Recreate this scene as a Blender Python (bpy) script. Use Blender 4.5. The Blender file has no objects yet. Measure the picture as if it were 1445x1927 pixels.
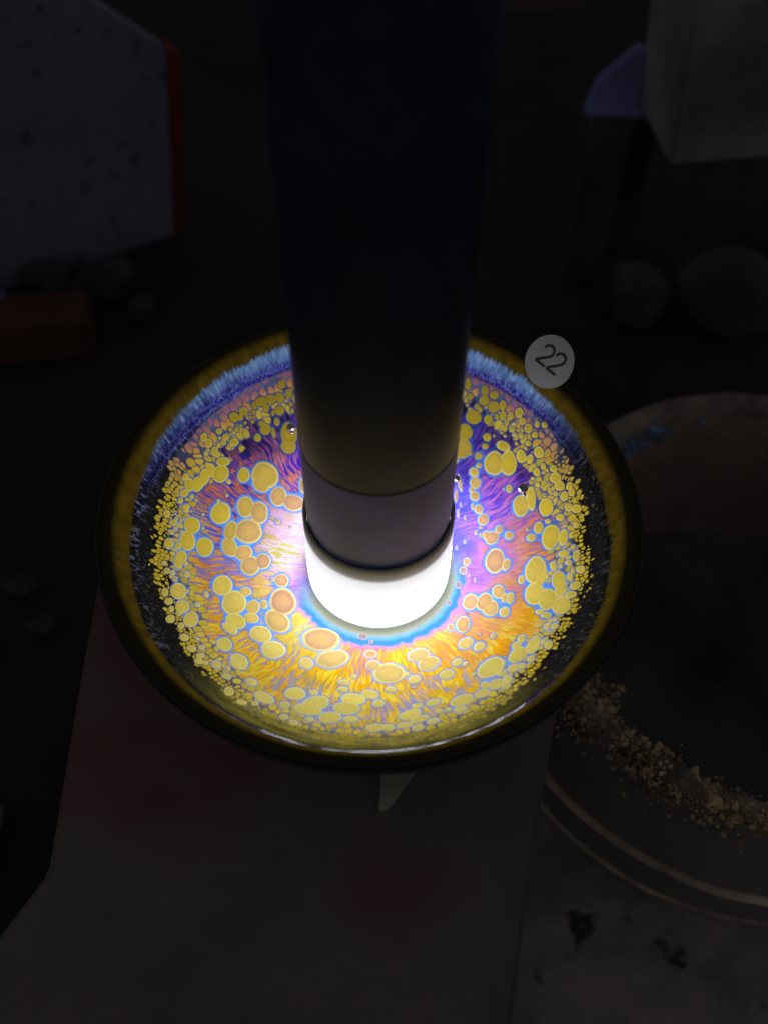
import bpy, bmesh, math, random
import numpy as np
from mathutils import Vector, Matrix

random.seed(7)
RNG = np.random.RandomState(11)
MM = 0.001
scene = bpy.context.scene
COL = scene.collection

# ------------------------------------------------------------------ camera
cam_d = bpy.data.cameras.new('camera')
cam_o = bpy.data.objects.new('camera', cam_d)
COL.objects.link(cam_o)
cam_d.sensor_fit = 'VERTICAL'
cam_d.sensor_height = 24.0
cam_d.lens = 24.0 * 1960.0 / 1927.0
cam_d.clip_start = 0.005
cam_d.clip_end = 20.0
_r = Vector((0.99996911, 0.00641981, 0.00453402))
_u = Vector((-0.00785947, 0.81700892, 0.57657146))
_b = _r.cross(_u)
cam_o.matrix_world = Matrix(((_r.x, _u.x, _b.x, 3.1576 * MM),
                             (_r.y, _u.y, _b.y, -136.0334 * MM),
                             (_r.z, _u.z, _b.z, 191.8714 * MM), (0, 0, 0, 1)))
cam_d.dof.use_dof = True
cam_d.dof.focus_distance = 0.245
cam_d.dof.aperture_fstop = 5.6
scene.camera = cam_o

# ------------------------------------------------------------------ world: a dark workshop, only faint ambient light
world = bpy.data.worlds.new('World')
scene.world = world
world.use_nodes = True
bg = world.node_tree.nodes['Background']
bg.inputs['Color'].default_value = (0.94, 0.95, 1.0, 1)
bg.inputs['Strength'].default_value = 0.065

scene.view_settings.view_transform = 'Standard'
scene.view_settings.look = 'None'
scene.view_settings.exposure = 0.0
scene.view_settings.gamma = 1.0
scene.view_settings.use_curve_mapping = False
LAMP = 12.8          # radiance of the glowing band of the lamp head

# ------------------------------------------------------------------ helpers
def s2l(c):
    c = np.asarray(c, float) / 255.0
    return np.where(c <= 0.04045, c / 12.92, ((c + 0.055) / 1.055) ** 2.4).astype(np.float32)

def tag(o, label=None, cat=None, group=None, kind=None):
    if label: o['label'] = label
    if cat: o['category'] = cat
    if group: o['group'] = group
    if kind: o['kind'] = kind
    return o

def empty(name, loc=(0, 0, 0)):
    o = bpy.data.objects.new(name, None)
    o.empty_display_size = 0.01
    o.location = Vector(loc) * MM
    COL.objects.link(o)
    return o

def mesh_obj(name, verts, faces, mat, parent=None, smooth=True, colors=None, base=None):
    """verts in mm, world coordinates; parent empties carry location only."""
    off = np.zeros(3)
    if parent is not None:
        off = np.array(parent.location) / MM
        if parent.parent is not None:
            off = off + np.array(parent.parent.location) / MM
    loc = np.zeros(3) if base is None else np.asarray(base, float)
    V = (np.asarray(verts, float) - loc) * MM
    me = bpy.data.meshes.new(name)
    me.from_pydata(V.tolist() if len(V) < 20000 else V.tolist(), [], faces)
    if smooth:
        me.polygons.foreach_set('use_smooth', np.ones(len(me.polygons), bool))
    if colors is not None:
        at = me.color_attributes.new('tone', 'FLOAT_COLOR', 'POINT')
        c4 = np.ones((len(V), 4)); c4[:, :3] = colors
        at.data.foreach_set('color', c4.ravel())
    me.materials.append(mat)
    me.update()
    o = bpy.data.objects.new(name, me)
    COL.objects.link(o)
    if parent is not None:
        o.parent = parent
        o.location = (loc - off) * MM
    else:
        o.location = loc * MM
    return o

def bm_obj(name, bm, mat, parent=None, smooth=False, base=None):
    """bmesh in mm world coordinates"""
    v = [tuple(x.co) for x in bm.verts]
    bm.verts.index_update()
    f = [[x.index for x in p.verts] for p in bm.faces]
    bm.free()
    return mesh_obj(name, v, f, mat, parent, smooth, None, base)

def lathe(profile, cx=0, cy=0, seg=96, wob=None):
    P = np.asarray(profile, float)
    n = len(P)
    a = np.linspace(0, 2 * np.pi, seg, endpoint=False)
    R = P[:, 0][:, None] * np.ones(seg); Z = P[:, 1][:, None] * np.ones(seg)
    if wob is not None:
        dr, dz = wob(a[None, :], P[:, 0][:, None], P[:, 1][:, None]); R = R + dr; Z = Z + dz
    V = np.stack([cx + R * np.cos(a), cy + R * np.sin(a), Z], -1).reshape(-1, 3)
    i = np.arange(n - 1)[:, None]; j = np.arange(seg)[None, :]; k = (j + 1) % seg
    Fc = np.stack([i * seg + j, i * seg + k, (i + 1) * seg + k, (i + 1) * seg + j], -1).reshape(-1, 4)
    return V, Fc.tolist()

# --- numpy noise
def _hash(ix, iy, seed):
    h = (ix.astype(np.int64) * 374761393 + iy.astype(np.int64) * 668265263 + seed * 974711) & 0x7fffffff
    h = ((h ^ (h >> 13)) * 1274126177) & 0x7fffffff
    h = h ^ (h >> 16)
    return (h & 0xffff) / 65535.0

def vnoise(x, y, seed=0, per=None):
    x0 = np.floor(x).astype(np.int64); y0 = np.floor(y).astype(np.int64)
    fx = x - x0; fy = y - y0
    fx = fx * fx * (3 - 2 * fx); fy = fy * fy * (3 - 2 * fy)
    w = (lambda q: np.mod(q, per)) if per else (lambda q: q)
    a = _hash(w(x0), y0, seed); b = _hash(w(x0 + 1), y0, seed)
    c = _hash(w(x0), y0 + 1, seed); d = _hash(w(x0 + 1), y0 + 1, seed)
    return (a * (1 - fx) + b * fx) * (1 - fy) + (c * (1 - fx) + d * fx) * fy

def voronoi(x, y, seed, per):
    """jittered-grid cells, periodic in x: F1, F2, random id, centre y"""
    x0 = np.floor(x).astype(np.int64); y0 = np.floor(y).astype(np.int64)
    f1 = np.full(x.shape, 9.0); f2 = np.full(x.shape, 9.0); rid = np.zeros(x.shape); cyy = np.zeros(x.shape)
    for dx in (-1, 0, 1):
        for dy in (-1, 0, 1):
            ix = x0 + dx; iy = y0 + dy; wx = np.mod(ix, per)
            px = ix + 0.1 + 0.8 * _hash(wx, iy, seed); py = iy + 0.1 + 0.8 * _hash(wx, iy, seed + 5)
            d = np.hypot(x - px, y - py)
            near = d < f1
            f2 = np.where(near, f1, np.minimum(f2, d))
            rid = np.where(near, _hash(wx, iy, seed + 9), rid)
            cyy = np.where(near, py, cyy)
            f1 = np.where(near, d, f1)
    return f1, f2, rid, cyy

def sstep(a, b, x):
    t = np.clip((x - a) / (b - a), 0, 1)
    return t * t * (3 - 2 * t)

def mixc(a, b, t):
    return a + (b - a) * np.asarray(t, np.float32)[..., None]

# ------------------------------------------------------------------ materials
def new_mat(name):
    m = bpy.data.materials.new(name); m.use_nodes = True
    nt = m.node_tree
    return m, nt, nt.nodes['Principled BSDF']

def plain(name, rgb, rough=0.6, metal=0.0, var=0.25, scale=60.0, bump=0.0, bscale=300.0, spec=0.5):
    """Principled with procedural colour variation and fine relief"""
    m, nt, b = new_mat(name)
    L = nt.links; N = nt.nodes
    tc = N.new('ShaderNodeTexCoord')
    no = N.new('ShaderNodeTexNoise'); no.inputs['Scale'].default_value = scale; no.inputs['Detail'].default_value = 6
    L.new(tc.outputs['Object'], no.inputs['Vector'])
    mx = N.new('ShaderNodeMix'); mx.data_type = 'RGBA'
    c = np.array(rgb, float)
    mx.inputs[6].default_value = (*(c * (1 - var)), 1); mx.inputs[7].default_value = (*np.minimum(c * (1 + var), 1), 1)
    cr = N.new('ShaderNodeMapRange'); cr.inputs[1].default_value = 0.35; cr.inputs[2].default_value = 0.65
    L.new(no.outputs['Fac'], cr.inputs[0]); L.new(cr.outputs[0], mx.inputs[0])
    L.new(mx.outputs[2], b.inputs['Base Color'])
    b.inputs['Roughness'].default_value = rough; b.inputs['Metallic'].default_value = metal
    b.inputs['Specular IOR Level'].default_value = spec
    if bump:
        n2 = N.new('ShaderNodeTexNoise'); n2.inputs['Scale'].default_value = bscale; n2.inputs['Detail'].default_value = 5
        L.new(tc.outputs['Object'], n2.inputs['Vector'])
        bp = N.new('ShaderNodeBump'); bp.inputs['Strength'].default_value = bump; bp.inputs['Distance'].default_value = 0.001
        L.new(n2.outputs['Fac'], bp.inputs['Height']); L.new(bp.outputs[0], b.inputs['Normal'])
    return m

def two_tone(name, c1, c2, scale, lo, hi, rough=0.8, bump=0.3, bscale=200.0, c3=None, s3=30.0, t3=0.62):
    """patchy two- or three-colour surface from noise"""
    m, nt, b = new_mat(name); L = nt.links; N = nt.nodes
    tc = N.new('ShaderNodeTexCoord')
    no = N.new('ShaderNodeTexNoise'); no.inputs['Scale'].default_value = scale; no.inputs['Detail'].default_value = 8; no.inputs['Roughness'].default_value = 0.65
    L.new(tc.outputs['Object'], no.inputs['Vector'])
    mr = N.new('ShaderNodeMapRange'); mr.inputs[1].default_value = lo; mr.inputs[2].default_value = hi
    L.new(no.outputs['Fac'], mr.inputs[0])
    mx = N.new('ShaderNodeMix'); mx.data_type = 'RGBA'
    mx.inputs[6].default_value = (*c1, 1); mx.inputs[7].default_value = (*c2, 1)
    L.new(mr.outputs[0], mx.inputs[0]); out = mx.outputs[2]
    if c3 is not None:
        n3 = N.new('ShaderNodeTexNoise'); n3.inputs['Scale'].default_value = s3; n3.inputs['Detail'].default_value = 4
        L.new(tc.outputs['Object'], n3.inputs['Vector'])
        m3 = N.new('ShaderNodeMapRange'); m3.inputs[1].default_value = t3; m3.inputs[2].default_value = t3 + 0.06
        L.new(n3.outputs['Fac'], m3.inputs[0])
        x3 = N.new('ShaderNodeMix'); x3.data_type = 'RGBA'; x3.inputs[7].default_value = (*c3, 1)
        L.new(out, x3.inputs[6]); L.new(m3.outputs[0], x3.inputs[0]); out = x3.outputs[2]
    L.new(out, b.inputs['Base Color']); b.inputs['Roughness'].default_value = rough
    bp = N.new('ShaderNodeBump'); bp.inputs['Strength'].default_value = bump; bp.inputs['Distance'].default_value = 0.002
    n2 = N.new('ShaderNodeTexNoise'); n2.inputs['Scale'].default_value = bscale; n2.inputs['Detail'].default_value = 6
    L.new(tc.outputs['Object'], n2.inputs['Vector']); L.new(n2.outputs['Fac'], bp.inputs['Height']); L.new(bp.outputs[0], b.inputs['Normal'])
    return m

def toned(name, rough, spec, bump, bscale, coat=0.0):
    """glaze: colour from the fired pattern and painted sheen stored on the mesh, fine procedural relief"""
    m, nt, b = new_mat(name); L = nt.links; N = nt.nodes
    ca = N.new('ShaderNodeVertexColor'); ca.layer_name = 'tone'
    tc = N.new('ShaderNodeTexCoord')
    no = N.new('ShaderNodeTexNoise'); no.inputs['Scale'].default_value = 900; no.inputs['Detail'].default_value = 3
    L.new(tc.outputs['Object'], no.inputs['Vector'])
    mr = N.new('ShaderNodeMapRange'); mr.inputs[3].default_value = 0.86; mr.inputs[4].default_value = 1.12
    L.new(no.outputs['Fac'], mr.inputs[0])
    vm = N.new('ShaderNodeVectorMath'); vm.operation = 'SCALE'
    L.new(ca.outputs['Color'], vm.inputs[0]); L.new(mr.outputs[0], vm.inputs['Scale'])
    L.new(vm.outputs[0], b.inputs['Base Color'])
    b.inputs['Roughness'].default_value = rough; b.inputs['Specular IOR Level'].default_value = spec
    b.inputs['Coat Weight'].default_value = coat; b.inputs['Coat Roughness'].default_value = 0.065
    n2 = N.new('ShaderNodeTexNoise'); n2.inputs['Scale'].default_value = bscale; n2.inputs['Detail'].default_value = 4
    L.new(tc.outputs['Object'], n2.inputs['Vector'])
    bp = N.new('ShaderNodeBump'); bp.inputs['Strength'].default_value = bump; bp.inputs['Distance'].default_value = 0.0004
    L.new(n2.outputs['Fac'], bp.inputs['Height']); L.new(bp.outputs[0], b.inputs['Normal'])
    return m

CAP_W, GB0, GB1 = 0.34, -20.5, -10.5
# oil spots: plan x, y, half axes (mm), angle
SPOTS = [
 (-11.3,-20.3,4.60,3.21,177), (-20.8,-10.2,3.91,3.26,92), (-27.3,24.9,3.91,3.25,70), (-30.4,8.9,3.72,3.28,80), (4.6,-29.5,3.80,2.84,-174), (-32.0,-12.0,3.57,2.86,86),
 (-21.7,-15.8,3.68,2.65,132), (-8.4,-25.6,3.80,2.56,-165), (39.4,-3.6,3.87,2.51,88), (27.4,-29.7,3.46,2.48,45), (30.3,1.0,3.62,2.37,88), (31.1,27.8,3.27,2.32,102),
 (38.7,-10.3,3.21,2.31,88), (-37.3,12.4,3.19,2.32,79), (-22.0,-24.1,2.77,2.64,144), (-28.2,14.6,3.11,2.32,92), (43.4,4.5,3.57,1.99,88), (-19.9,18.5,2.92,2.37,157),
 (-35.1,-7.6,2.95,2.34,81), (-29.3,-0.8,2.99,2.23,93), (41.3,-12.8,3.07,2.07,83), (34.6,26.9,3.13,2.02,100), (-21.6,36.6,2.81,2.20,76), (-25.2,-20.0,2.71,2.29,145),
 (-31.6,15.6,2.92,2.12,84), (-11.4,-38.6,2.90,2.11,-162), (23.2,33.1,2.66,2.27,121), (37.2,15.1,2.93,2.00,91), (-4.7,-39.8,3.04,1.90,173), (-23.7,19.8,2.92,1.98,88),
 (-13.0,-40.8,2.99,1.84,172), (-40.1,2.1,2.88,1.89,89), (-34.5,3.6,2.72,1.92,99), (43.9,-15.7,2.77,1.88,89), (-31.1,-17.2,2.52,2.03,150), (27.2,-10.4,2.69,1.86,76),
 (-3.3,-37.0,2.82,1.76,173), (-44.0,2.4,2.73,1.80,89), (13.6,-26.9,2.51,1.92,-156), (-29.1,-28.9,2.44,1.95,123), (-31.1,2.6,2.47,1.92,53), (11.4,-24.5,2.50,1.85,-169),
 (-8.1,-42.8,2.57,1.78,-174), (33.4,-27.2,2.54,1.80,59), (-38.0,22.6,2.50,1.83,61), (-34.6,8.2,2.88,1.54,84), (28.5,-12.4,2.39,1.85,82), (-16.1,-36.3,2.40,1.83,178),
 (23.9,-10.1,2.43,1.79,82), (-26.3,0.9,2.35,1.85,89), (20.4,-38.6,2.66,1.63,-153), (-43.4,7.0,2.49,1.72,81), (-28.1,22.3,2.14,1.97,-172), (39.6,16.3,3.48,1.20,93),
 (-44.2,-12.4,2.40,1.70,82), (42.9,12.8,2.48,1.62,103), (44.1,-8.1,2.57,1.56,90), (9.1,-41.8,2.56,1.52,-157), (21.9,-16.3,2.33,1.62,78), (36.9,-25.3,2.71,1.38,64),
 (-22.5,-38.6,2.40,1.54,150), (-40.6,-19.5,2.36,1.55,85), (23.9,37.0,2.14,1.71,146), (-32.8,-24.5,2.05,1.73,107), (-21.7,33.5,2.08,1.68,-155), (-21.5,-4.2,1.97,1.71,100),
 (-27.6,-12.4,2.09,1.57,90), (26.1,39.9,2.08,1.49,148), (29.9,7.7,1.97,1.56,81), (40.5,-6.1,2.33,1.30,69), (-41.6,20.4,2.51,1.20,75), (-42.8,-16.5,2.03,1.47,79),
 (-32.5,23.9,2.14,1.40,76), (-17.5,23.8,2.48,1.18,91), (30.6,-7.9,1.98,1.47,94), (44.3,-11.0,2.12,1.34,85), (-43.0,18.1,2.28,1.23,71), (1.6,-45.7,2.01,1.39,-169),
 (22.3,-21.8,1.88,1.48,45), (-32.2,-19.6,2.09,1.29,143), (-27.7,-15.7,1.75,1.53,169), (46.1,3.2,2.60,1.03,83), (-14.3,-27.2,1.71,1.53,102), (0.3,-35.5,1.89,1.36,174),
 (11.1,-43.3,2.36,1.08,-155), (28.1,-35.0,1.81,1.38,54), (-44.8,-2.5,1.91,1.22,82), (1.0,-27.2,1.67,1.38,179), (-44.8,17.1,2.06,1.10,88), (33.4,31.4,2.16,1.03,144),
 (37.7,27.6,2.02,1.09,110), (17.6,-30.4,1.66,1.33,-157), (-37.5,25.8,1.95,1.11,-151), (28.0,13.2,1.64,1.33,104), (45.3,19.3,1.80,1.18,118), (26.4,23.6,1.61,1.29,110),
 (24.9,-37.3,1.65,1.25,-162), (31.6,-14.0,1.70,1.20,77), (-40.3,22.6,2.02,1.00,86), (40.9,8.0,1.73,1.15,94), (31.1,40.7,1.66,1.17,141), (-29.7,-8.3,1.45,1.32,-137),
 (-29.8,-38.6,1.65,1.16,97), (-3.7,-43.1,1.82,1.04,-177), (-27.6,36.4,1.55,1.19,-141), (10.3,-31.4,1.46,1.26,-152), (25.3,-23.1,1.53,1.20,45), (7.9,-45.1,1.81,1.01,-169),
 (32.9,-0.5,1.89,0.96,77), (14.2,-38.4,1.71,1.07,-165), (19.4,2.8,2.24,0.81,88), (41.8,27.0,1.64,1.09,115), (26.1,20.0,1.56,1.13,104), (0.3,-24.0,1.58,1.11,-179),
 (-47.7,-0.1,1.71,1.00,84), (26.1,26.5,1.43,1.17,112), (33.2,-10.2,1.81,0.92,82), (4.5,-45.6,1.40,1.17,-174), (-28.7,42.1,1.62,1.01,-153), (46.1,17.0,1.59,1.03,114),
 (2.3,-38.2,1.38,1.17,-151), (47.3,-11.3,1.37,1.14,112), (-25.7,-34.4,1.30,1.18,131), (32.1,-31.0,1.26,1.21,65), (19.8,-41.4,1.49,1.00,-168), (28.7,42.7,1.53,0.98,151),
 (33.4,-24.4,1.33,1.12,77), (46.1,-13.5,1.35,1.10,153), (27.0,16.2,1.43,1.02,101), (-26.3,43.2,1.51,0.96,-155), (34.0,7.6,1.33,1.09,102), (-45.2,-4.8,1.52,0.93,96),
 (-35.2,36.8,1.41,1.00,47), (-24.1,41.4,1.32,1.06,-139), (-33.6,-31.1,1.41,0.99,86), (20.1,-27.1,1.29,1.09,46), (39.9,-26.4,1.47,0.95,85), (13.9,-44.3,1.51,0.92,-164),
 (30.5,-34.0,1.37,1.01,87), (45.8,-1.2,1.33,1.04,148), (48.4,-3.0,1.74,0.79,85), (30.0,-36.1,1.34,1.00,65), (28.6,8.6,1.39,0.96,92), (49.4,9.4,1.45,0.92,113),
 (10.7,-46.1,1.38,0.96,-164), (-25.2,-11.4,1.40,0.94,100), (25.7,-34.8,1.27,1.03,80), (39.1,5.8,1.16,1.12,138), (-24.1,44.1,1.18,1.10,-146), (-44.5,-21.2,1.42,0.91,80),
 (22.5,24.1,2.61,0.50,98), (-41.0,-25.4,1.25,1.02,91), (29.8,38.4,1.29,0.97,135), (47.0,13.9,1.41,0.89,99), (48.8,-7.3,1.40,0.89,109), (5.0,-34.1,1.32,0.94,173),
 (-18.0,-40.0,1.15,1.07,-138), (34.7,-22.5,1.24,0.98,84), (-26.8,-41.3,1.18,1.03,169), (31.7,9.8,1.26,0.95,97), (-35.1,31.3,1.27,0.94,47), (-39.1,-28.1,1.19,0.99,87),
 (1.3,-35.7,1.30,0.89,91), (22.5,-1.0,1.27,0.91,88), (24.5,46.9,1.28,0.90,108), (36.1,-5.5,1.34,0.84,92), (10.7,-39.2,1.33,0.85,-175), (-5.5,-32.2,1.32,0.85,177),
 (47.8,10.6,1.31,0.85,117), (-15.6,-45.5,1.10,1.02,177), (-41.0,28.8,1.27,0.87,57), (37.2,37.4,1.28,0.86,120), (43.4,-3.8,1.45,0.76,91), (23.5,1.5,1.27,0.86,81),
 (39.7,26.2,1.28,0.85,90), (29.5,-32.0,1.24,0.87,-168), (39.4,33.3,1.27,0.85,127), (31.9,-10.0,1.49,0.73,79), (-45.8,14.5,1.25,0.86,64), (-1.6,-19.3,1.28,0.84,166),
 (40.5,-17.3,1.17,0.91,163), (-33.0,38.9,1.33,0.80,-150), (-37.1,-31.4,1.09,0.97,69), (-17.8,-44.0,1.13,0.91,-141), (31.2,43.0,1.32,0.77,151), (-5.7,-34.2,1.26,0.80,174),
 (28.8,44.6,1.21,0.83,143), (45.8,8.9,1.18,0.86,119), (29.5,34.5,1.15,0.88,139), (-45.6,-16.2,1.22,0.82,76), (41.2,22.5,1.19,0.83,115), (-23.6,46.8,1.14,0.86,-143),
 (-46.7,-14.0,1.33,0.74,87), (-37.1,-29.6,1.12,0.87,49), (21.3,-5.1,1.13,0.85,88), (33.4,38.2,1.19,0.81,109), (27.3,30.5,1.06,0.88,122), (33.3,40.3,1.18,0.79,111),
 (19.0,-16.9,1.01,0.92,97), (46.5,-8.2,1.29,0.71,93), (-31.1,-34.1,1.11,0.82,-160), (41.8,-21.2,1.04,0.87,87), (-12.1,-35.6,0.99,0.92,-164), (35.9,-29.3,1.07,0.84,82),
 (34.6,20.4,1.16,0.77,103), (-42.1,29.7,1.18,0.76,66), (48.6,14.1,1.20,0.73,107), (45.0,21.7,1.16,0.76,126), (-29.5,34.0,1.06,0.83,59), (-48.9,7.5,1.19,0.73,73),
 (-21.8,45.6,1.06,0.80,-150), (-12.4,-43.9,1.00,0.85,-163), (21.6,30.6,1.08,0.78,97), (-42.2,-22.3,1.21,0.70,90), (21.5,20.6,1.86,0.45,84), (33.9,-30.9,1.01,0.80,80),
 (-27.5,41.1,0.94,0.84,73), (-47.4,5.9,1.07,0.73,53), (40.2,-20.7,1.12,0.70,88), (39.2,-15.8,1.06,0.73,146), (-25.6,36.1,1.35,0.58,103), (48.2,15.9,1.06,0.73,98),
 (15.4,-41.3,0.99,0.78,-150), (38.0,35.4,1.07,0.71,130), (-39.6,27.8,1.04,0.73,52), (-45.1,11.3,1.04,0.71,52), (-30.3,40.9,0.99,0.74,60), (-24.8,38.8,0.94,0.78,94),
 (-45.8,0.1,1.04,0.69,74), (-45.8,18.6,1.22,0.58,68), (35.2,37.5,0.97,0.73,105), (-43.2,-18.7,0.98,0.71,73), (-37.1,31.8,1.04,0.66,-143), (-47.2,-7.8,1.00,0.67,75),
 (-28.5,37.5,0.96,0.69,-148), (-43.1,-6.9,0.98,0.68,79), (-24.2,-41.0,0.89,0.74,-148), (-39.8,27.2,0.94,0.67,58), (46.6,-4.2,0.96,0.66,123), (-38.4,-11.2,1.01,0.62,106),
 (25.2,44.4,0.91,0.69,142), (29.0,32.5,0.89,0.69,142), (-38.9,27.0,0.93,0.65,-137), (-44.8,-18.2,1.01,0.60,87), (49.0,5.3,0.98,0.61,110), (42.7,23.3,0.98,0.61,105),
 (-23.5,12.8,0.80,0.73,75), (-37.3,-27.0,0.86,0.67,55), (-38.7,32.5,0.91,0.62,47), (-33.7,37.3,0.90,0.63,-139), (40.9,31.3,0.92,0.59,132), (27.4,28.1,0.80,0.67,138),
 (41.0,-19.9,1.35,0.40,56), (35.6,34.5,0.89,0.60,141), (43.1,9.0,0.79,0.67,131), (-46.4,12.3,0.91,0.58,75), (25.4,21.8,0.86,0.60,94), (-37.6,30.4,0.85,0.61,49),
 (34.3,36.5,0.79,0.65,104), (28.6,-20.4,0.77,0.67,71), (39.0,-25.0,1.01,0.51,84), (39.3,30.1,0.86,0.58,131), (37.7,32.4,0.85,0.58,134), (17.4,-41.0,0.76,0.65,-155),
 (27.0,41.9,0.80,0.61,136), (-32.6,38.6,0.87,0.56,-148), (25.6,17.2,0.98,0.49,90), (43.1,32.4,0.90,0.53,127), (-35.7,-31.4,0.84,0.57,87), (8.6,-29.9,0.73,0.65,50),
 (-47.6,3.2,0.75,0.63,-171), (-46.0,-7.8,0.85,0.54,81), (-36.3,29.7,0.79,0.58,49), (21.9,-27.7,0.72,0.61,59), (41.4,33.3,0.83,0.53,116), (41.3,19.3,0.79,0.55,115),
 (45.2,15.4,0.80,0.54,111), (-48.0,-5.9,0.81,0.53,73), (36.2,33.1,0.79,0.54,135), (-3.3,-30.4,0.69,0.62,-178), (-34.5,34.4,0.72,0.59,45), (-45.1,10.3,0.79,0.54,49),
 (48.0,-0.3,0.79,0.53,108), (-31.1,-31.5,0.74,0.57,101), (21.9,15.6,1.27,0.33,88), (18.9,-10.1,0.78,0.53,88), (-39.9,-14.8,0.71,0.58,-157), (-43.7,-4.0,0.73,0.55,68),
 (-21.0,42.0,0.69,0.58,55), (-41.5,26.3,0.76,0.52,58), (-41.2,23.7,0.75,0.52,69), (43.9,16.9,0.75,0.50,109), (-36.0,21.3,0.62,0.61,100), (47.3,-6.8,0.78,0.48,98),
 (-38.7,29.3,0.73,0.51,63), (27.8,41.1,0.70,0.53,120), (-25.8,40.5,0.74,0.49,80), (-36.0,33.9,0.72,0.50,-135), (-44.1,14.4,0.71,0.49,67), (-45.3,-9.5,0.70,0.49,68),
 (-23.8,-4.0,0.76,0.45,92), (-22.1,44.6,0.65,0.50,-147), (32.0,38.4,0.63,0.51,93), (23.6,-31.1,0.60,0.52,51), (-21.3,43.4,0.62,0.51,47), (-30.6,39.4,0.70,0.45,-150),
 (0.4,-20.7,0.60,0.52,179), (26.1,9.7,0.70,0.43,90), (42.2,-19.4,0.64,0.46,108), (37.1,34.8,0.67,0.44,109), (27.3,8.9,0.64,0.46,91), (-46.8,4.8,0.63,0.43,56),
 (-1.2,-42.5,0.52,0.51,95), (25.3,31.6,0.63,0.42,95), (23.6,14.3,0.76,0.33,89), (27.3,11.2,0.54,0.46,96), (-30.8,37.3,0.59,0.42,-144), (21.2,5.7,0.64,0.38,88),
 (44.7,17.0,0.60,0.39,107), (45.0,-4.4,0.64,0.36,95), (41.9,-6.3,0.70,0.33,89), (-45.9,7.1,0.66,0.35,86), (38.4,8.3,0.54,0.42,108), (38.0,33.5,0.58,0.39,111),
 (-46.9,7.1,0.57,0.39,70), (40.2,21.3,0.53,0.42,143), (22.6,18.1,0.79,0.28,88), (-38.4,-24.7,0.53,0.40,62), (23.3,7.3,0.54,0.38,91), (-31.3,38.1,0.54,0.38,-141),
 (19.0,-36.5,0.47,0.43,143), (25.3,-4.0,0.63,0.32,81), (43.5,22.0,0.55,0.36,120), (36.6,31.0,0.52,0.38,121), (38.8,29.1,0.52,0.37,130), (-42.4,-11.6,0.47,0.40,98),
 (24.5,42.8,0.50,0.36,150), (-32.6,36.5,0.50,0.36,49), (-38.1,15.6,0.48,0.36,-135), (-36.2,17.6,0.49,0.36,79), (33.1,34.6,0.48,0.36,136), (10.1,-33.7,0.47,0.37,-168),
 (-32.0,35.6,0.48,0.36,-137), (-41.3,10.7,0.47,0.35,55), (-30.3,38.5,0.48,0.34,-142), (33.9,33.6,0.45,0.34,135), (-43.1,13.9,0.49,0.31,152), (40.6,-22.5,0.49,0.31,144),
 (-20.3,11.4,0.42,0.36,92), (24.0,-2.5,0.44,0.32,90), (-33.6,35.6,0.45,0.31,-138), (-36.0,32.9,0.47,0.30,-142), (-41.0,7.2,0.42,0.32,63), (25.6,-19.6,0.41,0.32,93),
 (42.7,15.8,0.49,0.25,149), (31.2,34.4,0.39,0.30,122), (19.7,-34.7,0.36,0.31,163), (25.1,43.4,0.41,0.26,157), (-47.2,8.4,0.38,0.26,69), (33.3,20.6,0.33,0.26,107),
]
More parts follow.
